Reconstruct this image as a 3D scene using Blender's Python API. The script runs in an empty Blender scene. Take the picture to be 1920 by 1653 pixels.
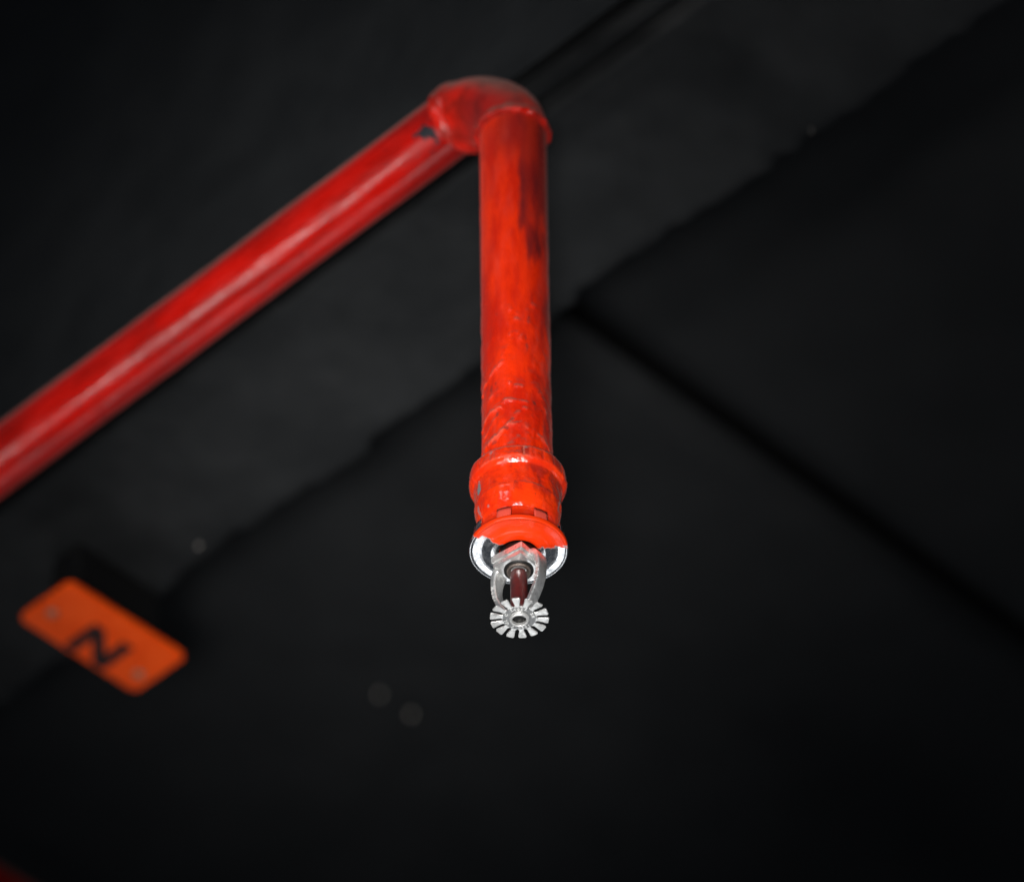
import bpy, math
import numpy as np
from mathutils import Matrix, Vector

# World: Z up, metres. The building grid is X / Y; the red branch pipe runs along +Y, the elbow's
# centre stands above the world origin.  "plan" frame: r = right of, a = away from the viewer.
S2 = math.sqrt(0.5)
def plan(r, a, z):
    return Vector(((r + a) * S2, (a - r) * S2, z))
Z_ELBOW, Z_SOFFIT, Z_CEIL = 3.879, 3.985, 4.265

sc = bpy.context.scene
col = sc.collection

# ------------------------------------------------------------------ camera
cd = bpy.data.cameras.new('camera')
cam = bpy.data.objects.new('camera', cd); col.objects.link(cam)
cam.location = (-1.5112, -1.5109, 1.6)
cam.rotation_euler = (math.radians(90 + 43.5), 0, math.radians(-45))
cd.sensor_width = 36; cd.lens = 217.5
cd.clip_start = 0.05; cd.clip_end = 100
cd.dof.use_dof = True
cd.dof.focus_distance = 2.885
cd.dof.aperture_fstop = 5.6
sc.camera = cam

# ------------------------------------------------------------------ light
w = bpy.data.worlds.new('World'); sc.world = w; w.use_nodes = True
w.node_tree.nodes['Background'].inputs[0].default_value = (0.75, 0.85, 1.0, 1)
w.node_tree.nodes['Background'].inputs[1].default_value = 0.055

def aim(o, target):
    o.rotation_euler = (Vector(target) - o.location).to_track_quat('-Z', 'Y').to_euler()
def spot(name, loc, target, power, cone, radius, color=(1, 1, 1), blend=1.0):
    l = bpy.data.lights.new(name, 'SPOT'); l.energy = power; l.spot_size = math.radians(cone)
    l.spot_blend = blend; l.shadow_soft_size = radius; l.color = color
    o = bpy.data.objects.new(name, l); col.objects.link(o); o.location = loc; aim(o, target); return o
def area(name, loc, target, power, sx, sy, color=(1, 1, 1), spread=180):
    l = bpy.data.lights.new(name, 'AREA'); l.shape = 'RECTANGLE'; l.size = sx; l.size_y = sy
    l.energy = power; l.color = color; l.spread = math.radians(spread)
    o = bpy.data.objects.new(name, l); col.objects.link(o); o.location = loc; aim(o, target); return o

spot('front_fill', plan(-0.10, -2.32, 1.42), plan(-0.065, 0.33, 3.925), 830, 7.7, 0.16, (1, 0.98, 0.95))  # added front light; its soft cone lets the corners fall dark
spot('left_key', plan(-1.9, -1.6, 1.05), plan(0.0, -0.01, 3.63), 1700, 5.6, 0.5, (1, 0.97, 0.93))  # added key light to model the drop and coupling
spot('left_opening', plan(-2.7, 0.3, 1.55), plan(-0.10, 0.13, 3.84), 105, 10, 0.18, (1, 0.98, 0.96))
spot('high_fill', plan(-2.3, -3.3, 4.5), plan(-0.05, 0.05, 3.85), 260, 11, 0.35, (0.95, 0.98, 1.0))  # unseen light added to brighten upward faces and the beam side
area('far_opening', plan(-0.28, 3.1, 0.57), plan(0, 0, 3.52), 0.62, 1.3, 0.9, (0.95, 0.98, 1.0), 40)
spot('right_fill', plan(2.8, 0.9, 2.2), plan(0, 0, 3.70), 70, 8.5, 0.4, (1.0, 0.97, 0.95))  # fill added to lift the right edge of the drop

sc.view_settings.view_transform = 'Standard'; sc.view_settings.look = 'None'
sc.view_settings.exposure = 0; sc.view_settings.gamma = 1
sc.render.engine = 'CYCLES'
sc.cycles.use_denoising = True
sc.cycles.max_bounces = 6

# ------------------------------------------------------------------ numpy noise
def _h(ix, iy, iz, seed):
    n = (ix * 374761393 + iy * 668265263 + iz * 1274126177 + seed * 974634721) & 0xffffffff
    n = ((n ^ (n >> 13)) * 1274126177) & 0xffffffff
    n = ((n ^ (n >> 16)) * 2246822519) & 0xffffffff
    return ((n ^ (n >> 15)) & 0xffff) / 32767.5 - 1.0
def noise(p, seed=0):
    p = np.asarray(p, float); i = np.floor(p).astype(np.int64); f = p - i; f = f * f * f * (f * (f * 6 - 15) + 10)
    r = 0
    for dx in (0, 1):
        for dy in (0, 1):
            for dz in (0, 1):
                wgt = (f[..., 0] if dx else 1 - f[..., 0]) * (f[..., 1] if dy else 1 - f[..., 1]) * (f[..., 2] if dz else 1 - f[..., 2])
                r = r + wgt * _h(i[..., 0] + dx, i[..., 1] + dy, i[..., 2] + dz, seed)
    return r
def fbm(p, octv=4, seed=0):
    p = np.asarray(p, float); r = 0; a = 0.55
    for k in range(octv):
        r = r + a * noise(p, seed + k * 17); p = p * 2.03 + 5.7; a *= 0.5
    return r
def sstep(a, b, x):
    t = np.clip((x - a) / (b - a), 0, 1); return t * t * (3 - 2 * t)

# ------------------------------------------------------------------ mesh helpers
def mesh_obj(name, v, f, mat, parent=None, smooth=True, attrs=None, loc=None, rot=None):
    me = bpy.data.meshes.new(name)
    me.from_pydata([tuple(x) for x in np.asarray(v, float)], [], [tuple(int(i) for i in q) for q in f])
    me.update()
    if smooth: me.polygons.foreach_set('use_smooth', [True] * len(me.polygons))
    for k, val in (attrs or {}).items():
        at = me.attributes.new(k, 'FLOAT', 'POINT'); at.data.foreach_set('value', np.asarray(val, np.float32).ravel())
    me.materials.append(mat)
    o = bpy.data.objects.new(name, me); col.objects.link(o)
    if parent is not None: o.parent = parent
    if loc is not None: o.location = loc
    if rot is not None: o.rotation_euler = rot
    return o
def grid_faces(nu, nv, closed_u):
    m = nu if closed_u else nu - 1
    i = np.arange(m)[None, :]; j = np.arange(nv - 1)[:, None]
    a = j * nu + i; b = j * nu + (i + 1) % nu
    return np.stack([a, b, b + nu, a + nu], -1).reshape(-1, 4)
def sharp(o, ang=35):
    o.data.set_sharp_from_angle(angle=math.radians(ang)); return o
def bevel(o, width, seg=2, ang=30):
    m = o.modifiers.new('bevel', 'BEVEL'); m.width = width; m.segments = seg; m.limit_method = 'ANGLE'; m.angle_limit = math.radians(ang)
    m.harden_normals = False; return o
def box_data(x0, x1, y0, y1, z0, z1):
    v = [(x, y, z) for z in (z0, z1) for y in (y0, y1) for x in (x0, x1)]
    return v, [(0, 2, 3, 1), (4, 5, 7, 6), (0, 1, 5, 4), (2, 6, 7, 3), (0, 4, 6, 2), (1, 3, 7, 5)]
def box(name, b, mat, parent=None, bev=0, **k):
    v, f = box_data(*b); o = mesh_obj(name, v, f, mat, parent, smooth=False, **k)
    if bev: bevel(o, bev)
    return o
def densify(prof, step):
    out = [prof[0]]
    for p, q in zip(prof, prof[1:]):
        n = max(1, int(math.hypot(q[0] - p[0], q[1] - p[1]) / step))
        out += [(p[0] + (q[0] - p[0]) * k / n, p[1] + (q[1] - p[1]) * k / n) for k in range(1, n + 1)]
    return out
def lathe_grid(prof, seg):
    """profile of (radius, z) -> V[nv, seg, 3], angle array, faces.  angle 0 faces the viewer (-a), positive to the right."""
    al = np.linspace(-math.pi, math.pi, seg, endpoint=False)
    pr = np.array(prof, float)
    V = np.stack([pr[:, None, 0] * np.sin(al)[None], -pr[:, None, 0] * np.cos(al)[None], np.repeat(pr[:, 1:2], seg, 1)], -1)
    return V, al, grid_faces(seg, len(prof), True)
def lathe(name, prof, seg, mat, parent=None, **k):
    V, al, F = lathe_grid(prof, seg)
    return mesh_obj(name, V.reshape(-1, 3), F, mat, parent, **k)
def empty(name, loc, rot=(0, 0, 0)):
    o = bpy.data.objects.new(name, None); col.objects.link(o); o.location = loc; o.rotation_euler = rot; o.empty_display_size = 0.02
    return o
def tag(o, label, cat=None, kind=None, group=None):
    o['label'] = label
    if cat: o['category'] = cat
    if kind: o['kind'] = kind
    if group: o['group'] = group
    return o

# ------------------------------------------------------------------ materials
class NT:
    def __init__(s, name):
        s.m = bpy.data.materials.new(name); s.m.use_nodes = True; s.t = s.m.node_tree; s.n = s.t.nodes
        s.b = s.n['Principled BSDF']
    def new(s, typ, **k):
        n = s.n.new(typ)
        for a, v in k.items(): setattr(n, a, v)
        return n
    def link(s, a, b): s.t.links.new(a, b)
    def coord(s): return s.new('ShaderNodeTexCoord').outputs['Object']
    def noise(s, vec, scale, detail=4, rough=0.55):
        n = s.new('ShaderNodeTexNoise'); n.inputs['Scale'].default_value = scale; n.inputs['Detail'].default_value = detail
        n.inputs['Roughness'].default_value = rough; s.link(vec, n.inputs['Vector']); return n.outputs['Fac']
    def scale(s, vec, xyz):
        n = s.new('ShaderNodeMapping'); n.inputs['Scale'].default_value = xyz; s.link(vec, n.inputs['Vector']); return n.outputs['Vector']
    def rng(s, val, a, b, c=0.0, d=1.0):
        n = s.new('ShaderNodeMapRange'); n.interpolation_type = 'SMOOTHSTEP'
        for i, x in zip((1, 2, 3, 4), (a, b, c, d)): n.inputs[i].default_value = x
        s.link(val, n.inputs[0]); return n.outputs[0]
    def math(s, op, a, b):
        n = s.new('ShaderNodeMath', operation=op)
        for i, x in enumerate((a, b)):
            if isinstance(x, (int, float)): n.inputs[i].default_value = x
            else: s.link(x, n.inputs[i])
        return n.outputs[0]
    def mix(s, fac, a, b):
        n = s.new('ShaderNodeMix', data_type='RGBA')
        if isinstance(fac, (int, float)): n.inputs[0].default_value = fac
        else: s.link(fac, n.inputs[0])
        for i, x in ((6, a), (7, b)):
            if isinstance(x, tuple): n.inputs[i].default_value = (*x, 1)
            else: s.link(x, n.inputs[i])
        return n.outputs[2]
    def attr(s, name): return s.new('ShaderNodeAttribute', attribute_name=name).outputs['Fac']
    def bump(s, h, strength, dist):
        n = s.new('ShaderNodeBump'); n.inputs['Strength'].default_value = strength; n.inputs['Distance'].default_value = dist
        s.link(h, n.inputs['Height']); s.link(n.outputs[0], s.b.inputs['Normal'])
    def set(s, **k):
        for a, v in k.items():
            i = s.b.inputs[a.replace('_', ' ')]
            if isinstance(v, (int, float)): i.default_value = v
            elif isinstance(v, tuple): i.default_value = (*v, 1)
            else: s.link(v, i)
        return s

def paint(name, base, deep, chalky, dust=(0.20, 0.15, 0.12), stain_shade=(0.10, 0.008, 0.010), chip=(0.10, 0.12, 0.13), stretch=(1, 1, 0.25), rough=0.22, dust_amt=0.85, spec=0.38):
    t = NT(name); co = t.coord()
    n1 = t.noise(t.scale(co, stretch), 70, 5, 0.6)
    c = t.mix(t.rng(n1, 0.38, 0.64), base, deep)
    n2 = t.noise(t.scale(co, stretch), 190, 6, 0.65)
    film = t.rng(n2, 0.50, 0.80, 0, 0.55)
    film = t.math('MULTIPLY', film, t.attr('film'))
    c = t.mix(film, c, chalky)
    c = t.mix(t.attr('stain_shade'), c, stain_shade)
    speck = t.rng(t.noise(co, 620, 3, 0.5), 0.70, 0.76)
    c = t.mix(t.math('MULTIPLY', speck, 0.7), c, (0.06, 0.02, 0.018))
    c = t.mix(t.attr('worn_glint'), c, (0.76, 0.17, 0.11))  # pale highlights painted into the colour along ridges and rims
    c = t.mix(t.attr('chip'), c, chip)
    geo = t.new('ShaderNodeNewGeometry'); sep = t.new('ShaderNodeSeparateXYZ'); t.link(geo.outputs['Normal'], sep.inputs[0])
    up = t.rng(sep.outputs[2], 0.02, 0.55)                       # settled dust lies on what faces up
    up = t.math('MULTIPLY', up, t.rng(n2, 0.2, 0.6, dust_amt * 0.7, dust_amt))
    c = t.mix(up, c, dust)
    r = t.math('ADD', t.rng(n2, 0.3, 0.8, rough, rough + 0.25), t.math('MULTIPLY', up, 0.45))
    r = t.math('ADD', r, t.math('MULTIPLY', t.attr('chip'), 0.3))
    t.set(Base_Color=c, Roughness=r, IOR=1.5); t.b.inputs['Specular IOR Level'].default_value = spec
    t.b.inputs['Sheen Weight'].default_value = 0.07; t.b.inputs['Sheen Roughness'].default_value = 0.35; t.b.inputs['Sheen Tint'].default_value = (1, 0.72, 0.68, 1)
    h = t.math('ADD', t.math('MULTIPLY', t.noise(co, 260, 4, 0.6), 1.0), t.math('MULTIPLY', t.noise(co, 900, 2), 0.3))
    t.bump(h, 0.5, 0.0005)
    return t.m

M_RED = paint('red_pipe_paint', (0.45, 0.004, 0.001), (0.27, 0.003, 0.001), (0.40, 0.015, 0.008), chip=(0.008, 0.011, 0.016), stretch=(1, 0.2, 1), rough=0.19)
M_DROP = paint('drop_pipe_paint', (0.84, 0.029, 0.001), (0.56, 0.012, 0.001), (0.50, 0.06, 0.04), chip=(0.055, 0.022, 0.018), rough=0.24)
M_ELBOW = paint('elbow_paint', (0.62, 0.010, 0.002), (0.30, 0.008, 0.003), (0.45, 0.06, 0.04), stretch=(1, 1, 1), rough=0.26, dust=(0.22, 0.14, 0.11), dust_amt=0.75)
M_COUP = paint('coupling_paint', (0.88, 0.040, 0.002), (0.70, 0.022, 0.002), (0.60, 0.09, 0.06), chip=(0.20, 0.235, 0.245), stretch=(1, 1, 0.6), rough=0.13, spec=0.5, dust_amt=0.5)
M_FARRED = paint('far_pipe_paint', (0.50, 0.003, 0.004), (0.36, 0.003, 0.002), (0.5, 0.05, 0.035), stretch=(0.2, 1, 1))

def metal(name, base, rough, bump=0.0, scale=700, grime=0.0, metallic=1.0):
    t = NT(name); co = t.coord(); n = t.noise(co, scale, 4)
    c = base
    if grime: c = t.mix(t.rng(t.noise(co, 260, 5, 0.65), 0.45, 0.75, 0, grime), base, (0.10, 0.10, 0.10))
    t.set(Base_Color=c, Metallic=metallic, Roughness=t.rng(n, 0.3, 0.7, rough, rough * 1.5))
    if bump: t.bump(n, bump, 0.0004)
    return t.m
M_CAST = metal('cast_white_metal', (0.88, 0.88, 0.87), 0.27, 0.06, 700, 0.40, 0.82)
M_TINE = metal('stamped_metal', (0.90, 0.90, 0.89), 0.30, 0.15, 600, 0.45, 0.62)
M_EDGE = metal('bright_metal', (0.93, 0.93, 0.92), 0.34, 0, 700, 0, 0.7)
M_PLATE = metal('stamped_plate', (0.42, 0.42, 0.42), 0.36, 0.2, 600, 0.4, 0.9)
M_DARKMETAL = metal('dark_metal', (0.05, 0.048, 0.045), 0.35)

def plain(name, colr, rough, spec=0.5, **k):
    t = NT(name); t.set(Base_Color=colr, Roughness=rough); t.b.inputs['Specular IOR Level'].default_value = spec
    for a, v in k.items(): t.b.inputs[a.replace('_', ' ')].default_value = v
    return t.m
M_BLACKHOLE = plain('black_recess', (0.006, 0.006, 0.006), 0.5)  # black colour standing in for shade in the seat and plug slot

# chrome cup with a coat of orange-red paint over its near side
t = NT('chrome_and_paint'); co = t.coord()
pm = t.attr('paint')
t.set(Base_Color=t.mix(pm, t.mix(t.rng(t.noise(co, 210, 5, 0.65), 0.52, 0.75, 0, 0.6), (0.80, 0.81, 0.83), (0.30, 0.20, 0.15)), (0.90, 0.042, 0.002)), Metallic=t.math('SUBTRACT', 1.0, pm),  # brown patches paint reflected surroundings into the chrome colour
      Roughness=t.math('ADD', t.rng(t.noise(co, 240, 5), 0.35, 0.7, 0.18, 0.36), t.math('MULTIPLY', pm, 0.10)))
t.bump(t.noise(co, 130, 2), 0.22, 0.0006)
M_CUP = t.m

# red glass bulb, liquid filled
t = NT('red_glass_bulb'); co = t.coord()
n = t.noise(co, 420, 4)
t.set(Base_Color=t.mix(t.rng(n, 0.35, 0.7), (0.105, 0.010, 0.009), (0.060, 0.008, 0.008)), Roughness=t.rng(n, 0.3, 0.7, 0.28, 0.45))
t.b.inputs['Transmission Weight'].default_value = 0.1; t.b.inputs['Coat Weight'].default_value = 0.25; t.b.inputs['Coat Roughness'].default_value = 0.12
M_BULB = t.m

def blackpaint(name, lo, hi, rough=0.62, scale=16):
    t = NT(name); co = t.coord(); n = t.noise(co, scale, 9, 0.68)
    t.set(Base_Color=t.mix(t.rng(n, 0.3, 0.72), lo, hi), Roughness=rough)
    t.b.inputs['Specular IOR Level'].default_value = 0.2
    t.bump(t.noise(co, 120, 5, 0.6), 0.4, 0.002)
    return t.m
M_BEAM = blackpaint('black_painted_beam', (0.0078, 0.0086, 0.0094), (0.0150, 0.0160, 0.0170))
M_CEIL = blackpaint('black_painted_ceiling', (0.0080, 0.0087, 0.0095), (0.0118, 0.0126, 0.0136))
M_BLACK = blackpaint('black_plastic', (0.003, 0.003, 0.0032), (0.005, 0.005, 0.0055))

t = NT('orange_enamel'); co = t.coord()
n = t.noise(co, 60, 5)
t.set(Base_Color=t.mix(t.rng(n, 0.35, 0.7), (0.90, 0.085, 0.001), (0.80, 0.066, 0.001)), Roughness=t.rng(n, 0.3, 0.7, 0.3, 0.45))
t.b.inputs['Specular IOR Level'].default_value = 0.12
M_ORANGE = t.m
M_SIGNSCREW = plain('painted_screw', (0.30, 0.13, 0.08), 0.5)
M_LETTER = plain('black_letter_paint', (0.012, 0.003, 0.003), 0.5, 0.3)
M_SCREW = metal('dull_screw', (0.30, 0.25, 0.22), 0.5)

# ================================================================== the setting: black ceiling and beam
def ragged_line(y, seed, amp):
    p = np.stack([y * 26, y * 0 + seed, y * 0], -1)
    q = np.stack([y * 90, y * 0 + seed + 9, y * 0], -1)
    return amp * (fbm(p, 3, seed) + 0.55 * noise(q, seed + 5))

ceiling = tag(empty('ceiling', (0, 0, Z_CEIL)), 'black painted ceiling deck behind the beam, with one open joint', kind='structure')
def ceiling_panel(x0, x1, y0, y1, seed):
    ys = np.linspace(y0, y1, 90); xs = np.linspace(x0, x1, 90)
    X, Y = np.meshgrid(xs, ys); P = np.stack([X * 5, Y * 5, X * 0 + seed], -1)
    Z = 0.004 * fbm(P, 4, seed)
    V = np.stack([X, Y, Z], -1).reshape(-1, 3); F = grid_faces(90, 90, False)[:, ::-1]
    return V, F
for (y0, y1, sd) in ((-1.3, 0.360, 3), (0.381, 2.2, 8)):
    V, F = ceiling_panel(0.216, 2.4, y0, y1, sd)
    o = mesh_obj('ceiling_panel', V, F, M_CEIL, ceiling)
    s = o.modifiers.new('thick', 'SOLIDIFY'); s.thickness = 0.12; s.offset = -1
M_GAP_SHADE = plain('black_gap_shade', (0.0012, 0.0012, 0.0013), 0.9, 0.05)
box('gap_shade', (0.217, 2.4, 0.3605, 0.3805, 0.010, 0.05), M_GAP_SHADE, ceiling)  # black strip added in the open joint to paint its shade
box('ceiling_deck', (0.216, 2.4, -1.3, 2.2, 0.14, 0.18), M_BLACK, ceiling)

beam = tag(empty('beam', (0, 0, Z_SOFFIT)), 'black painted beam with a ragged lower edge running behind the red pipe', kind='structure')
# soffit: a sprayed-on coat whose far edge is ragged, turned up at both edges
ys = np.linspace(-1.3, 2.2, 1400)
far = 0.213 + ragged_line(ys, 4, 0.0048); near = 0.1005 + ragged_line(ys, 21, 0.0008)
tt = np.linspace(0, 1, 24)
X = near[:, None] * (1 - tt) + far[:, None] * tt
Y = np.repeat(ys[:, None], 24, 1)
Z = 0.0016 * fbm(np.stack([X * 22, Y * 22, X * 0], -1), 3, 12) + 0.002 * np.exp(-((tt - 1) / 0.05) ** 2)[None]
rows = [np.stack([X, Y, Z], -1)]
pre = np.stack([X[:, :1] + 0.0, Y[:, :1], Z[:, :1] + 0.30], -1)
post = np.stack([X[:, -1:] - 0.0, Y[:, -1:], Z[:, -1:] + 0.02], -1)
post2 = np.stack([X[:, -1:] * 0 + 0.205, Y[:, -1:], Z[:, -1:] * 0 + 0.30], -1)
G = np.concatenate([pre, rows[0], post, post2], 1)
mesh_obj('soffit', G.reshape(-1, 3), grid_faces(G.shape[1], G.shape[0], False), M_BEAM, beam)
# side face of the beam above the conduit
yy = np.linspace(-1.3, 2.2, 160); zz = np.linspace(0.004, 2.2, 120)
Yg, Zg = np.meshgrid(yy, zz)
Xg = 0.073 + 0.002 * fbm(np.stack([Yg * 0, Yg * 7, Zg * 7], -1), 4, 31)
mesh_obj('side_face', np.stack([Xg, Yg, Zg], -1).reshape(-1, 3), grid_faces(160, 120, False), M_BEAM, beam)
box('ledge', (0.0785, 0.1003, -1.3, 2.2, 0.0172, 0.30), M_BEAM, beam)

def tube_path(pts, rad, seg=20):
    pts = np.asarray(pts, float); n = len(pts); T = np.gradient(pts, axis=0); T /= np.linalg.norm(T, axis=1)[:, None]
    up = np.array([0, 0, 1.0]) if abs(T[0][2]) < 0.9 else np.array([1.0, 0, 0])
    N = up - T[0] * (up @ T[0]); N /= np.linalg.norm(N); rows = []
    an = np.linspace(0, 2 * math.pi, seg, endpoint=False)
    for i in range(n):
        N = N - T[i] * (N @ T[i]); N /= np.linalg.norm(N); B = np.cross(T[i], N)
        r = rad[i] if np.ndim(rad) else rad
        rows.append(pts[i] + r * (np.cos(an)[:, None] * N + np.sin(an)[:, None] * B))
    return np.array(rows), grid_faces(seg, n, True)

ys = np.linspace(-1.25, 2.15, 60)
V, F = tube_path(np.stack([0 * ys + 0.0895, ys, 0 * ys + 0.010 + 0.0006 * np.sin(ys * 9)], -1), 0.0068)
tag(mesh_obj('conduit', V.reshape(-1, 3), F, M_BEAM, loc=(0, 0, Z_SOFFIT)), 'thin black conduit running along the near corner of the beam', 'conduit')

# pale screw heads in the dark: two on the ceiling, two at the ragged edge of the beam
M_PALE = plain('galvanised_screw', (0.36, 0.33, 0.30), 0.6, 0.3)
for par, x, y, z, r in ((ceiling, .582, .7046, -.0035, .0010), (ceiling, .610, .7040, -.0035, .0010), (beam, .2000, .4527, -.0022, .0007), (beam, .2085, -.0164, -.0022, .0004)):
    lathe('screw', [(.00001, -r * .9), (r * .7, -r * .7), (r, -r * .1), (r, .004)], 16, M_PALE, par, loc=(x, y, z))

# ================================================================== the red fire pipe
pipe = tag(empty('fire_pipe', (0, 0, Z_ELBOW)), 'glossy red steel fire pipe with elbow and vertical drop', 'pipe')
LEAN = (0, math.radians(-0.5), math.radians(-45))     # the drop hangs half a degree off plumb

def seg_dist(px, py, pts):
    d = np.full(px.shape, 1e9)
    for (x0, y0), (x1, y1) in zip(pts, pts[1:]):
        vx, vy = x1 - x0, y1 - y0; L = vx * vx + vy * vy + 1e-12
        k = np.clip(((px - x0) * vx + (py - y0) * vy) / L, 0, 1)
        d = np.minimum(d, np.hypot(px - x0 - k * vx, py - y0 - k * vy))
    return d

# ---- branch (runs along +Y), angle phi in the X/Z plane
R0 = 0.0167
nphi, ny = 128, 700
yv = np.concatenate([np.linspace(0.030, 0.46, 560), np.linspace(0.47, 1.3, 140)])
phi = np.linspace(-math.pi, math.pi, nphi, endpoint=False)
PH, YV = np.meshgrid(phi, yv)
cyl = np.stack([np.cos(PH) * 1.2, YV * 14, np.sin(PH) * 1.2], -1)
Rr = R0 + 0.00030 * fbm(cyl, 4, 2) + 0.00013 * noise(cyl * [3, 2.5, 3], 77)
chips = 0 * PH
aph = PH * R0
for c_phi, c_y, sx, sy, sd in ((-143, 0.0500, 0.0040, 0.0050, 1), (-131, 0.0478, 0.0034, 0.0030, 4), (-146, 0.0545, 0.0022, 0.0030, 5), (-119, 0.0470, 0.0026, 0.0014, 6), (-112, 0.0485, 0.0012, 0.0050, 2), (-105, 0.0530, 0.0010, 0.0030, 3)):
    d = np.hypot((aph - math.radians(c_phi) * R0) / sx, (YV - c_y) / sy)
    d = d + 0.75 * fbm(np.stack([aph * 420, YV * 420, aph * 0 + sd], -1), 3, 40 + sd)
    chips = np.maximum(chips, (1 - sstep(0.72, 0.86, d)) * (1.0 if sd in (1, 4, 5, 6) else 0.7))
for k in range(26):
    rs = np.random.RandomState(k); c_phi = rs.uniform(-180, -70); c_y = rs.uniform(0.07, 0.42); s0 = rs.uniform(0.0004, 0.0009)
    d = np.hypot((aph - math.radians(c_phi) * R0) / s0, (YV - c_y) / (s0 * 2.2)); chips = np.maximum(chips, 0.5 * (1 - sstep(0.7, 1.2, d)))
Rr = Rr - 0.0001 * chips
V = np.stack([Rr * np.cos(PH), YV, Rr * np.sin(PH)], -1)
st = 0.28 * sstep(0.05, 0.5, fbm(np.stack([PH * 1.1, YV * 9, PH * 0], -1), 4, 61))
mesh_obj('branch_pipe', V.reshape(-1, 3), grid_faces(nphi, len(yv), True)[:, ::-1], M_RED, pipe,
         attrs={'chip': chips, 'stain_shade': st, 'film': 0 * PH + 0.15}, rot=(0, 0, math.radians(-0.5)))

# ---- elbow: from +Y bend down
RB, ES = 0.0405, 0.0428
pts = [(0, y, 0) for y in np.linspace(ES, RB, 8, endpoint=False)]
pts += [(0, RB - RB * math.sin(a), -RB + RB * math.cos(a)) for a in np.linspace(0, math.pi / 2, 90)]
pts += [(0, 0, z) for z in np.linspace(-RB, -ES, 9)[1:]]
pts = np.array(pts); n = len(pts)
k_ = np.linspace(0, 1, n)[:, None]; chord = (1 - k_) * pts[0] + k_ * pts[-1]
pts = pts + (chord - pts) * (0.20 * np.sin(np.pi * k_) ** 2)       # a short-radius elbow cuts the corner
arc = np.concatenate([[0], np.cumsum(np.linalg.norm(np.diff(pts, axis=0), axis=1))]); L = arc[-1]
an = np.linspace(0, 2 * math.pi, 128, endpoint=False)
T = np.gradient(pts, axis=0); T /= np.linalg.norm(T, axis=1)[:, None]
T[:, 0] = 0; Nn = np.tile([1.0, 0, 0], (n, 1)); Bb = np.cross(T, Nn)
nd = np.cos(an)[None, :, None] * Nn[:, None] + np.sin(an)[None, :, None] * Bb[:, None]
base = pts[:, None] + nd * R0
e0 = arc[:, None]; e1 = (L - arc)[:, None]
lump = fbm(base * 300, 3, 5) * 1.3
r = 0.0177 - 0.0004 * np.sin(np.pi * np.clip(arc / L, 0, 1))[:, None] + 0.00022 * fbm(base * 90, 4, 9)
rim0 = sstep(0, 0.0014, e0) * (1 - sstep(0.0062, 0.0115, e0 + 0.002 * lump)); rim1 = sstep(0, 0.0012, e1) * (1 - sstep(0.0026, 0.0058, e1 + 0.0018 * lump))
r = r + rim0 * (0.0015 + 0.0010 * lump) + rim1 * (0.0016 + 0.0013 * lump)
r = r * (1 - 0.085 * np.exp(-(e0 / 0.0011) ** 2)) * (1 - 0.085 * np.exp(-(e1 / 0.0008) ** 2))
V = pts[:, None] + nd * r[..., None]
# close the ends down onto the pipes
V = np.concatenate([(pts[0] + nd[0] * (R0 - 0.0006))[None], V, (pts[-1] + nd[-1] * (R0 - 0.0006))[None]])
stain_shade = 0.45 * sstep(0.022, 0.044, e0 + 0 * r) * sstep(-0.25, 0.35, fbm(base * 60, 3, 14) + 0.25) * (1 - sstep(0.15, 0.6, rim1))
pad = lambda A: np.concatenate([A[:1], A, A[-1:]])
mesh_obj('elbow', V.reshape(-1, 3), grid_faces(128, len(V), True), M_ELBOW, pipe,
         attrs={'chip': 0 * pad(r), 'stain_shade': pad(stain_shade), 'film': pad(0 * r + 0.4)})

# ---- drop pipe: local frame x right, y away, z up
s0, s1 = 0.034, 0.279
na, ns = 220, 620
prof = [(R0, -s) for s in np.linspace(s0, s1, ns)]
V, al, F = lathe_grid(prof, na)
AL, SS = np.meshgrid(al, np.linspace(s0, s1, ns))
px = np.sin(AL)
ax = AL * R0
P3 = np.stack([np.sin(AL) * R0, np.cos(AL) * R0, SS], -1)
WARP = (0.0011 * fbm(P3 * 210, 3, 101), 0.0011 * fbm(P3 * 210, 3, 111)); RMOD = np.clip(0.75 + 1.1 * fbm(P3 * 260, 3, 121), 0.05, 1.6); WMOD = np.clip(1.05 + 0.7 * fbm(P3 * 180, 2, 131), 0.5, 1.9)
def on_pipe(x, y):
    """picture-plane sketch (x -1..1 across the pipe, mm below the elbow centre) to unrolled pipe surface"""
    return math.asin(max(-0.97, min(0.97, x))) * R0, y / 1000
def ridge(pts, wdt, hgt):
    q = [on_pipe(*p) for p in pts]
    d = seg_dist(ax + WARP[0], SS + WARP[1], q)
    return 0.8 * hgt * RMOD * np.exp(-(d / (wdt * WMOD)) ** 2)
dr = 0.00012 * fbm(P3 * 90, 4, 3) + 0.00045 * sstep(0.13, 0.22, SS) * fbm(P3 * [230, 230, 130], 4, 15)
dr = dr + 0.0006 * sstep(0.232, 0.268, SS) * fbm(P3 * [300, 300, 200], 3, 25)
rid = 0 * ax
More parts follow.
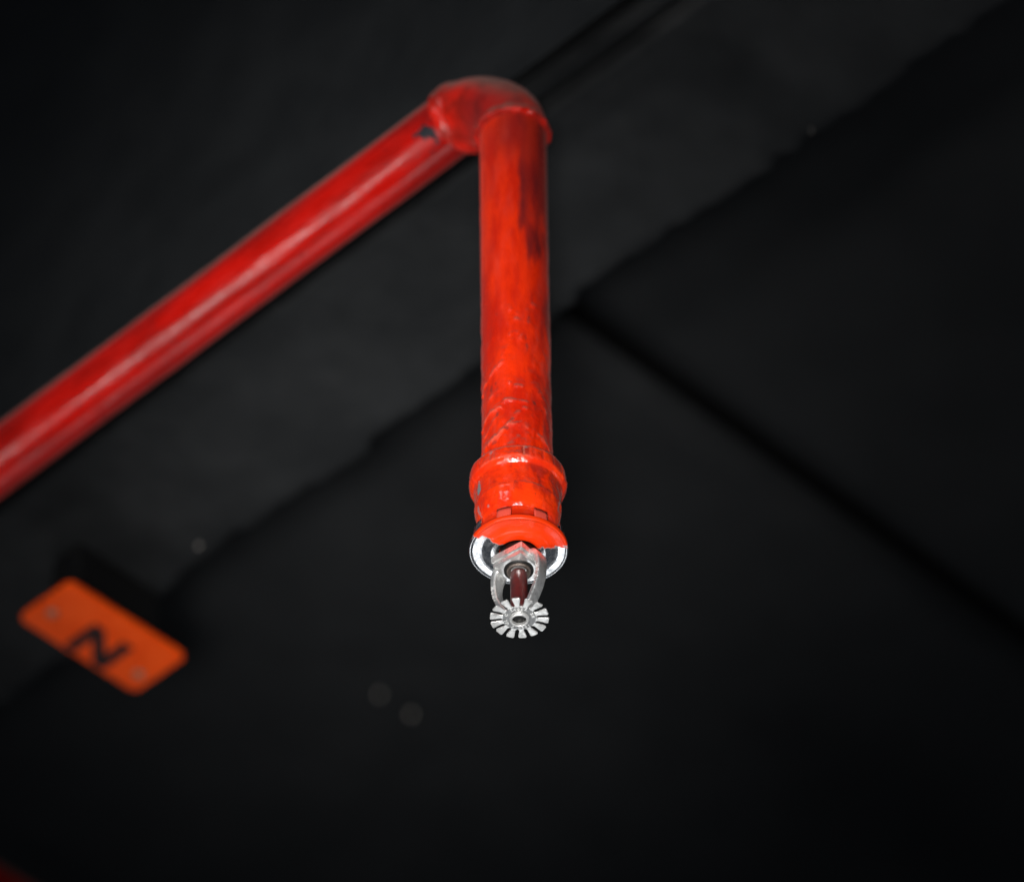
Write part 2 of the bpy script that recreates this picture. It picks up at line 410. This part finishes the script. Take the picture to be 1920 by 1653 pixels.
RID = [([(-.97, 226), (-.75, 219), (-.5, 214), (-.42, 213)], .0010, .00075), ([(-.40, 210), (-.25, 206), (-.15, 200)], .0009, .0005),
       ([(-.62, 241), (-.3, 239.5), (.05, 241), (.25, 242)], .0008, .0007), ([(-.97, 249), (-.75, 243.5), (-.50, 243)], .0012, .0008),
       ([(-.93, 257), (-.7, 251), (-.55, 248)], .0010, .0007), ([(.02, 249), (-.1, 252.5), (-.2, 254.5), (.02, 256)], .0011, .0011),
       ([(-.25, 256), (-.45, 259), (-.72, 262), (-.92, 264)], .0016, .0010), ([(.25, 257), (.45, 259), (.7, 262), (.93, 265)], .0015, .0009),
       ([(-.02, 230.5), (.12, 231.5)], .0013, .0008), ([(-.25, 228), (-.2, 228.5)], .0009, .0005), ([(.0, 186), (.03, 187)], .0015, .0008),
       ([(-.15, 196), (.05, 194.5), (.14, 196), (.1, 200)], .0012, .0007), ([(-.2, 177), (-.15, 180)], .0013, .0005), ([(.5, 175), (.56, 175)], .0012, .0006),
       ([(.0, 182), (.02, 183)], .0009, .0006), ([(.36, 180), (.38, 187)], .0012, .0005), ([(.78, 240), (.8, 246)], .0009, .0006), ([(.2, 245.5), (.24, 246)], .0008, .0006),
       ([(-.8, 236), (-.6, 231)], .0016, .0005), ([(.5, 228), (.7, 234)], .0018, .0005)]
for a in RID: rid = rid + ridge(*a)
dr = dr + rid
V = V * np.where(np.array([1, 1, 0]) > 0, ((R0 + dr) / R0)[..., None], 1)
# dark maroon tone on the right, streaking down
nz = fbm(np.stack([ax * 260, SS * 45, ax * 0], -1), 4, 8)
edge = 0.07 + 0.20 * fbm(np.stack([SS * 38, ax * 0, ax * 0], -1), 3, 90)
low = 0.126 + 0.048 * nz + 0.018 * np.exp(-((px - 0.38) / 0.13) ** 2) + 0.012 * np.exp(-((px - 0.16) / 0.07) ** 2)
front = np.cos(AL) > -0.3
stain_shade = sstep(edge - 0.08, edge + 0.16, px + 0.12 * nz) * (1 - sstep(low - 0.025, low + 0.018, SS)) * (0.68 + 0.28 * nz) * front
stain_shade = np.maximum(stain_shade, 0.62 * sstep(0.08, 0.5, nz) * sstep(0.1, 0.5, px) * (1 - sstep(0.16, 0.2, SS)) * front)
stain_shade = np.maximum(stain_shade, 0.6 * sstep(0.2, 0.85, px) * sstep(-0.3, 0.4, fbm(P3 * [120, 120, 40], 4, 55)) * front)
top = (1 - sstep(0.055, 0.085, SS + 0.012 * nz)) * 0.55  # shade under the elbow, painted into the mask
stain_shade = np.clip(np.maximum(stain_shade, top * sstep(-0.85, -0.3, px)), 0, 0.95)
chip = 0 * ax
def blotch(x, y, wx, wy, sd, amt=1.0):
    u0, v0 = on_pipe(x, y)
    d = np.hypot((ax - u0) / wx, (SS - v0) / wy) + 0.8 * fbm(np.stack([ax * 700, SS * 500, ax * 0 + sd], -1), 3, sd)
    return amt * (1 - sstep(0.7, 0.95, d))
for a in ((-.72, 228, .0010, .0032, 1, .75), (-.6, 226, .0008, .002, 5, .6), (-.56, 247, .0010, .0026, 2, .8), (.30, 203, .0006, .0030, 3, .85), (.28, 197, .0005, .002, 13, .6), (.50, 240, .0009, .0018, 4, .8),
          (.52, 244, .0007, .0016, 6, .7), (-.15, 253, .0014, .0010, 7, .8), (-.32, 258, .0012, .0012, 8, .8), (-.66, 264, .0016, .0012, 9, .7), (.35, 186, .0006, .0025, 10, .6), (-.55, 180, .0005, .0016, 11, .35), (.62, 232, .0006, .001, 12, .6)):
    chip = np.maximum(chip, 0.72 * blotch(*a))
film = np.clip(0.35 + 0.6 * sstep(0.15, 0.8, px) * sstep(0.12, 0.17, SS) + 0.7 * sstep(0.235, 0.27, SS), 0, 1.2)
mesh_obj('drop_pipe', V.reshape(-1, 3), F, M_DROP, pipe, attrs={'chip': chip, 'stain_shade': stain_shade, 'film': film, 'worn_glint': 0.4 * sstep(0.35, 1.1, rid / .0007 + 0.35 * fbm(P3 * 800, 2, 5)) * (1 - 0.8 * chip)}, rot=LEAN)  # ridge highlights are painted in as pale colour

# ---- reducing coupling
prof = [(.0164, -.2738), (.0205, -.2744), (.0219, -.2745), (.0226, -.2752), (.0230, -.2765), (.0232, -.2805), (.0229, -.2822), (.0218, -.2836),
        (.0208, -.2846), (.0205, -.2862), (.0204, -.2900), (.0204, -.2960), (.0203, -.2985), (.0199, -.3012), (.0191, -.3042), (.0180, -.3068), (.0168, -.3085), (.0152, -.3093), (.0128, -.3095), (.0100, -.3093)]
prof = densify(prof, 0.00035)
V, al, F = lathe_grid(prof, 240)
AL, SS = np.meshgrid(al, -np.array(prof)[:, 1]); RR = np.repeat(np.array(prof)[:, :1], 240, 1)
P3 = np.stack([np.sin(AL) * RR, np.cos(AL) * RR, SS], -1); px = np.sin(AL)
dr = 0.0006 * fbm(P3 * 130, 4, 6) + 0.00022 * fbm(P3 * 420, 3, 16)
dr = dr + 0.00025 * np.exp(-((SS - 0.2972) / 0.0009) ** 2) * (1 + 0.8 * fbm(P3 * 200, 2, 19))
side = sstep(0.2752, 0.2765, SS) * (1 - sstep(0.2805, 0.2822, SS))
nick = 0 * AL
for k, d in enumerate((-52, -34, -29, 7.5, 19, 31, 48, 64)):      # knurl nicks and drips across the top band
    nick = nick + np.exp(-((np.degrees(AL) - d) / 0.9) ** 2) * (0.6 + 0.4 * (k % 2))
dr = dr - side * 0.0006 * nick
dr = dr + 0.0005 * np.exp(-((np.degrees(AL) + 66) / 10) ** 2) * np.exp(-((SS - 0.278) / 0.004) ** 2)
k3 = (RR + dr) / RR
V = V * np.stack([k3, k3, 1 + 0 * k3], -1)
nz = fbm(P3 * [260, 260, 140], 4, 71)
chip = np.zeros_like(AL)
def bl(x_deg, s, wa, ws, sd, amt=1.0):
    d = np.hypot((np.degrees(AL) - x_deg) / wa, (SS - s) / ws) + 0.6 * fbm(P3 * 600, 3, sd)
    return amt * (1 - sstep(0.72, 0.92, d))
for a in ((-63, .2912, 6, .0044, 1), (-64, .2875, 3, .0022, 2, .8), (-70, .3030, 4, .0035, 3, .6), (72, .3000, 3, .005, 4, .5), (-33, .2768, 1.6, .0010, 6, .6), (10, .2766, 2, .0007, 7, .5),
          (-44, .2752, 8, .0007, 8, .6), (-25, .2750, 3, .0007, 9, .6), (-48, .3050, 3, .0009, 15, .5)):
    chip = np.maximum(chip, bl(*a))
stain_shade = 0.62 * side * sstep(-0.1, 0.5, nz + 0.3 * px) + 0.5 * sstep(0.283, 0.286, SS) * (1 - sstep(0.297, 0.302, SS)) * sstep(0.0, 0.5, nz + 0.5 * px)
stain_shade = stain_shade + 0.5 * side * np.clip(nick, 0, 1) + 0.25 * sstep(0.3075, 0.3088, SS)
worn_glint = np.exp(-((SS - 0.2753) / .00045) ** 2) * 0.7 * np.clip(0.6 + nz, 0, 1) + np.exp(-((SS - 0.2818) / .0006) ** 2) * 0.75 * np.clip(0.5 + 1.2 * nz, 0, 1) * np.exp(-((np.degrees(AL) + 15) / 40) ** 2)  # bright lines on the band edges, painted as highlights
worn_glint = np.clip(worn_glint + 0.7 * side * np.clip(nick, 0, 1) * np.clip(0.4 + 1.5 * nz, 0, 1), 0, 0.85)
mesh_obj('reducing_coupling', V.reshape(-1, 3), F, M_COUP, pipe, attrs={'chip': chip, 'stain_shade': np.clip(stain_shade, 0, 0.9), 'film': 0.5 + 0.7 * side, 'worn_glint': worn_glint}, rot=LEAN)

# ================================================================== the chrome escutcheon cup
Mlean = Matrix.Rotation(math.radians(-45), 4, 'Z') @ Matrix.Rotation(math.radians(-0.5), 4, 'Y')
def down(s):      # point on the drop axis
    return Vector((0, 0, Z_ELBOW)) + Mlean @ Vector((0, 0, -s))

cup = tag(empty('escutcheon', down(.322), LEAN), 'round chrome escutcheon cup half coated in orange paint above the sprinkler head', 'escutcheon')
def paint_mask(P, RRv, sd=2):
    lim = -0.0058 + (P[..., 0]) * 0.15
    return 1 - sstep(-0.0006, 0.0004, P[..., 1] - lim - 0.0030 * fbm(P * 230, 4, sd) - 0.0012 * noise(P * 800, sd))
prof = [(.0096, .0026), (.0091, -.0014), (.0096, -.0021), (.0110, -.0024), (.0130, -.0023), (.0145, -.0017), (.0153, -.0011), (.0162, -.0007), (.0172, -.0004), (.0186, -.0002), (.0202, -.0002),
        (.0216, -.0002), (.0226, -.0005), (.0231, -.0004), (.0233, .0002), (.0233, .0016), (.0229, .0022), (.0224, .0022), (.0222, .0018), (.0205, .0014), (.0170, .0014), (.0152, .0014)]
prof = densify(prof, .0003)
V, al, F = lathe_grid(prof, 240)
RRm = np.hypot(V[..., 0], V[..., 1])
o = mesh_obj('cup', V.reshape(-1, 3), F, M_CUP, cup, attrs={'paint': paint_mask(V, RRm)})
for k in range(8):
    c = math.radians(-18 + 45 * k + (1.5 if k % 2 else 0)); hw = math.radians(9)
    aa = np.linspace(c - hw, c + hw, 8); zz = np.array([.0010, .0030, .0060, .0084])
    rr = np.array([.0226, .0225, .0223, .0219])
    Vt = np.stack([rr[:, None] * np.sin(aa), -rr[:, None] * np.cos(aa), np.repeat(zz[:, None], 8, 1)], -1)
    o = mesh_obj('tab', Vt.reshape(-1, 3), grid_faces(8, 4, False), M_CUP, cup, attrs={'paint': np.full(32, 0.93 if math.cos(c) > 0.55 else 0.0)})
    m = o.modifiers.new('thick', 'SOLIDIFY'); m.thickness = .0006; m.offset = -1

# ================================================================== the sprinkler head
head = tag(empty('sprinkler_head', down(.3344), LEAN), 'silver pendent sprinkler head with red glass bulb and toothed deflector', 'sprinkler')
U = np.array([0.79, -0.61, 0.0]); U /= np.linalg.norm(U); Wv = np.array([-U[1], U[0], 0.0])   # arm plane; Wv points away
def block(hu, hv, z0, z1, cut):
    pts = [(-hu, -hv), (hu - cut * 0.3, -hv), (hu, -hv + cut * .3), (hu, hv - cut), (hu - cut, hv), (-hu + cut, hv), (-hu, hv - cut)]
    n = len(pts); v = [U * p + Wv * q + np.array([0, 0, z]) for z in (z0, z1) for p, q in pts]
    f = [tuple(range(n))[::-1], tuple(range(n, 2 * n))] + [(i, (i + 1) % n, n + (i + 1) % n, n + i) for i in range(n)]
    return v, f
v, f = block(.0091, .0096, .0030, .0068, .0015); bevel(mesh_obj('wrench_boss', v, f, M_CAST, head, smooth=False), .0004, 2)
v, f = block(.0083, .0089, .0000, .0029, .0015); bevel(mesh_obj('boss_step', v, f, M_CAST, head, smooth=False), .0004, 2)
lathe('threaded_neck', densify([(.0088, .0060), (.0090, .0075), (.0086, .0085), (.0090, .0095), (.0086, .0110), (.0086, .0165)], .0006), 64, M_DARKMETAL, head)  # dark colour stands in for shade in the cup's hole
lathe('painted_neck', densify([(.0087, .0156), (.0108, .0158), (.0112, .0166), (.0108, .0182), (.0112, .0198), (.0110, .0290)], .0006), 64, M_COUP, head)
lathe('seat_shade', [(.0040, -.0001), (.0056, -.0002), (.0060, -.0007), (.0067, -.0007), (.0070, -.0004), (.0071, .0004)], 64, M_BLACKHOLE, head)  # black ring paints the shade of the recess round the bulb
lathe('seal_cap', [(.0036, -.0004), (.0045, -.0009), (.0052, -.0016), (.0056, -.0014), (.0057, -.0003)], 64, M_SCREW, head)
prof = [(.0001, -.0006)] + [(.0041 * math.sin(a) ** 0.75, -.0032 + .0026 * math.cos(a)) for a in np.linspace(.12, math.pi / 2, 10)]
prof += [(.0041, -.020)] + [(.0041 - .0022 * (1 - math.cos(a)), -.020 - .0045 * math.sin(a)) for a in np.linspace(.1, math.pi / 2, 10)] + [(.0017, -.0268), (.0001, -.0270)]
lathe('glass_bulb', densify(prof, .0006), 64, M_BULB, head)

def spline(p, n):
    p = np.array(p, float); P = np.vstack([2 * p[0] - p[1], p, 2 * p[-1] - p[-2]]); out = []
    for i in range(1, len(P) - 2):
        for t in np.linspace(0, 1, n, endpoint=(i == len(P) - 3)):
            a, b, c, d = P[i - 1], P[i], P[i + 1], P[i + 2]
            out.append(0.5 * (2 * b + (c - a) * t + (2 * a - 5 * b + 4 * c - d) * t * t + (3 * b - a - 3 * c + d) * t ** 3))
    return np.array(out)
# centre line: u out from axis, z, half width (tangential), half thickness (radial)
ctl = [(.0084, .0046, .0036, .0022), (.0112, .0030, .0039, .0021), (.0127, -.0010, .0036, .0017), (.0130, -.0060, .0031, .0015), (.0123, -.0115, .0029, .0014),
       (.0105, -.0170, .0028, .0014), (.0078, -.0222, .0027, .0014), (.0048, -.0262, .0026, .0015), (.0020, -.0284, .0026, .0016)]
for sg in (1, -1):
    C = spline(ctl, 7); n = len(C); D = np.gradient(C[:, :2], axis=0); D /= np.linalg.norm(D, axis=1)[:, None]
    Nr = np.stack([-D[:, 1], D[:, 0]], -1)
    K = 28; th = np.linspace(0, 2 * math.pi, K, endpoint=False)
    cx = np.sign(np.cos(th)) * np.abs(np.cos(th)) ** .38; cy = np.sign(np.sin(th)) * np.abs(np.sin(th)) ** .38
    u = C[:, None, 0] + Nr[:, None, 0] * C[:, None, 3] * cy; z = C[:, None, 1] + Nr[:, None, 1] * C[:, None, 3] * cy; ww = C[:, None, 2] * cx
    Vv = sg * u[..., None] * U + (sg * ww)[..., None] * Wv + z[..., None] * np.array([0, 0, 1.0])
    Vv = Vv + (0.00014 * fbm(Vv * 420, 3, 5))[..., None] * U
    Fc = grid_faces(K, n, True)[:, ::-1].tolist() + [tuple(range(K)), tuple(range((n - 1) * K, n * K))[::-1]]
    o = mesh_obj('frame_arm', Vv.reshape(-1, 3), Fc, M_CAST, head)
    sharp(o, 50)
    # cast lettering along the flank of the arm: small raised blobs
    rs = np.random.RandomState(3)
    vv, ff = [], []
    for k in range(9):
        i = int(n * (0.36 + 0.025 * k)); c = sg * C[i, 0] * U + np.array([0, 0, C[i, 1]]) - Wv * (C[i, 2] + .00005)
        for q in range(2):
            du = (q - .5) * .0013 + rs.uniform(-.0002, .0002); hs = rs.uniform(.00025, .0005)
            cc = c + U * du; b0 = len(vv)
            for sx, sz in ((-1, -1), (1, -1), (1, 1), (-1, 1)): vv.append(cc + U * sx * hs + np.array([0, 0, sz * .0003]) + Wv * .0003)
            for sx, sz in ((-1, -1), (1, -1), (1, 1), (-1, 1)): vv.append(cc + U * sx * hs * .7 + np.array([0, 0, sz * .0002]) - Wv * .00022)
            ff += [(b0 + 4, b0 + 5, b0 + 6, b0 + 7)] + [(b0 + j, b0 + (j + 1) % 4, b0 + 4 + (j + 1) % 4, b0 + 4 + j) for j in range(4)]
    mesh_obj('cast_lettering', vv, ff, M_EDGE, o, smooth=False)['kind'] = 'stuff'
lathe('frame_hub', densify([(.0015, -.0255), (.0036, -.0262), (.0044, -.0285), (.0046, -.0296)], .0006), 40, M_CAST, head)

# ---- deflector: stamped plate with 14 bent tines
ZD = -.0300; TH = .0008; RI, RO = .0078, .0137
defl = lathe('deflector', densify([(.0040, ZD + TH), (.0070, ZD + TH), (RI, ZD + TH), (RI + .0003, ZD + TH * .5), (RI, ZD), (.0060, ZD), (.0044, ZD - .0001), (.0041, ZD)], .0006), 112, M_PLATE, head)
sharp(defl, 40)
rs = np.random.RandomState(11)
NT_ = 14
for k in range(NT_):
    c = math.radians(-6.5 + 360 / NT_ * k + rs.uniform(-.6, .6)); bend = rs.uniform(.00005, .0006); tilt = rs.uniform(-.13, .13)
    nr, nc = 9, 7
    rows_b, rows_t = [], []
    for i in range(nr):
        q = i / (nr - 1); rad = RI - .0003 + (RO - RI + .0003 + rs.uniform(-.00008, .00008)) * q
        half = math.pi / NT_ * rad - .00092 - .00028 * math.exp(-(q / .15) ** 2) * 0
        half = half - .0005 * max(0, (q - .86) / .14) ** 2
        half = half + .0010 * math.exp(-(q / .10) ** 2)
        half = min(half, math.pi / NT_ * rad)
        for j in range(nc):
            s = (j / (nc - 1) * 2 - 1); off = s * half
            x = rad * math.sin(c) + off * math.cos(c); y = -rad * math.cos(c) + off * math.sin(c)
            zc = ZD - bend * q * q + .00012 * (s * s) * q + tilt * off * q
            rows_b.append((x, y, zc)); rows_t.append((x, y, zc + TH))
    nB = nr * nc; ff = [tuple(int(a) for a in q[::1]) for q in grid_faces(nc, nr, False)]
    ft = [tuple(a + nB for a in q[::-1]) for q in ff]
    ring = [j for j in range(nc)] + [i * nc + nc - 1 for i in range(1, nr)] + [(nr - 1) * nc + j for j in range(nc - 2, -1, -1)] + [i * nc for i in range(nr - 2, 0, -1)]
    fs = [(ring[m], ring[m - 1], ring[m - 1] + nB, ring[m] + nB) for m in range(len(ring))]
    o = mesh_obj('tine', rows_b + rows_t, ff + ft + fs, M_TINE, defl); sharp(o, 40)
    bevel(o, .00016, 2, 50)
lathe('centre_ring', densify([(.0034, ZD + .0006), (.0033, ZD - .0011), (.0036, ZD - .0017), (.0042, ZD - .0017), (.0045, ZD - .0012), (.0046, ZD + .0002)], .0003), 56, M_EDGE, defl)
plug = lathe('plug_screw', [(.00001, ZD - .0001), (.0020, ZD - .0001), (.0033, ZD + .0002), (.0034, ZD + .0008)], 40, M_DARKMETAL, defl)
box('plug_slot', (-.0020, .0020, -.0004, .0004, ZD - .0003, ZD + .0001), M_BLACKHOLE, defl, rot=(0, 0, math.radians(-38)))

# stamped figures round the ring
def stamp(txt, start, step, rad, size, parent, mat):
    for i, ch in enumerate(txt):
        if ch == ' ': continue
        cu = bpy.data.curves.new('figure', 'FONT'); cu.body = ch; cu.size = size; cu.extrude = .00013; cu.align_x = 'CENTER'; cu.align_y = 'CENTER'
        cu.bevel_depth = .00006; cu.resolution_u = 3
        tmp = bpy.data.objects.new('figure', cu); col.objects.link(tmp)
        dg = bpy.context.evaluated_depsgraph_get(); me = bpy.data.meshes.new_from_object(tmp.evaluated_get(dg))
        bpy.data.objects.remove(tmp); bpy.data.curves.remove(cu)
        me.name = 'figure'; me.materials.clear(); me.materials.append(mat)
        o = bpy.data.objects.new('figure', me); col.objects.link(o); o.parent = parent
        c = math.radians(start + step * i)
        o.location = (rad * math.sin(c), -rad * math.cos(c), ZD - .0001)
        # read from below, feet toward the centre
        o.rotation_euler = (math.pi, 0, c)
stamp('2405A', -34, 15, .0065, .0022, defl, M_EDGE)
stamp('SR', 62, 18, .0065, .0022, defl, M_EDGE)
stamp('1552 V', 138, 14, .0065, .0021, defl, M_EDGE)
stamp('UL', 238, 20, .0065, .0022, defl, M_EDGE)
stamp('C', 292, 18, .0065, .0022, defl, M_EDGE)

# ================================================================== orange marker sign under the beam
zp = Z_SOFFIT - .046
sx0, sx1, sy0, sy1 = .1365, .2265, .4885, .5325
sign = tag(empty('marker_sign', ((sx0 + sx1) / 2, (sy0 + sy1) / 2, zp)), 'orange plate lettered N on a black box under the beam', 'sign')
hx, hy = (sx1 - sx0) / 2, (sy1 - sy0) / 2
def rounded_plate(hx, hy, r, z0, z1, seg=8):
    p = []
    for cx, cy, a0 in ((hx - r, hy - r, 0), (-hx + r, hy - r, 90), (-hx + r, -hy + r, 180), (hx - r, -hy + r, 270)):
        for k in range(seg + 1):
            a = math.radians(a0 + 90 * k / seg); p.append((cx + r * math.cos(a), cy + r * math.sin(a)))
    n = len(p); v = [(x, y, z) for z in (z0, z1) for x, y in p]
    f = [tuple(range(n))[::-1], tuple(range(n, 2 * n))] + [(i, (i + 1) % n, n + (i + 1) % n, n + i) for i in range(n)]
    return v, f
v, f = rounded_plate(hx, hy, .0052, -.0012, .0018); plate = bevel(mesh_obj('plate', v, f, M_ORANGE, sign, smooth=False), .0006)
box('housing', (-hx + .014, hx - .014, -hy + .010, hy - .010, .0019, .0455), M_BLACK, sign, .002)
# letter N: uprights along Y
t_ = .0080; lw, lh = .0300, .0262
N2 = [(-lw / 2, -lh / 2), (-lw / 2 + t_, -lh / 2), (lw / 2 - t_, lh / 2 - .011), (lw / 2 - t_, -lh / 2), (lw / 2, -lh / 2), (lw / 2, lh / 2), (lw / 2 - t_, lh / 2), (-lw / 2 + t_, -lh / 2 + .011), (-lw / 2 + t_, lh / 2), (-lw / 2, lh / 2)]
n = len(N2); v = [(x + .003, y + .0068, z) for z in (-.0017, -.0011) for x, y in N2]
f = [(0, 1, 7, 8, 9), (1, 2, 6, 7), (2, 3, 4, 5, 6)]
f = f + [tuple(i + n for i in q[::-1]) for q in f] + [(i, (i + 1) % n, n + (i + 1) % n, n + i) for i in range(n)]
mesh_obj('letter', v, f, M_LETTER, plate, smooth=False)
for x, y in ((-hx + .010, .004), (hx - .010, .008)):
    lathe('screw', [(.00001, -.0034), (.0022, -.0032), (.0034, -.0024), (.0036, -.0011)], 24, M_SIGNSCREW, plate, loc=(x, y, 0))

# ================================================================== second red pipe in the lower left corner
ys = np.linspace(-0.9, 1.4, 120)
V, F = tube_path(np.stack([ys, 0 * ys, 0 * ys], -1), .0213, 48)
rs_ = np.zeros(V.shape[:2])
far_pipe = tag(mesh_obj('cross_pipe', V.reshape(-1, 3), F, M_FARRED, attrs={'chip': rs_, 'stain_shade': rs_, 'film': rs_ + .3}, loc=(0, 0.7225, 3.93)),
               'dark red pipe cut off at the lower left corner, crossing behind the sign', 'pipe')
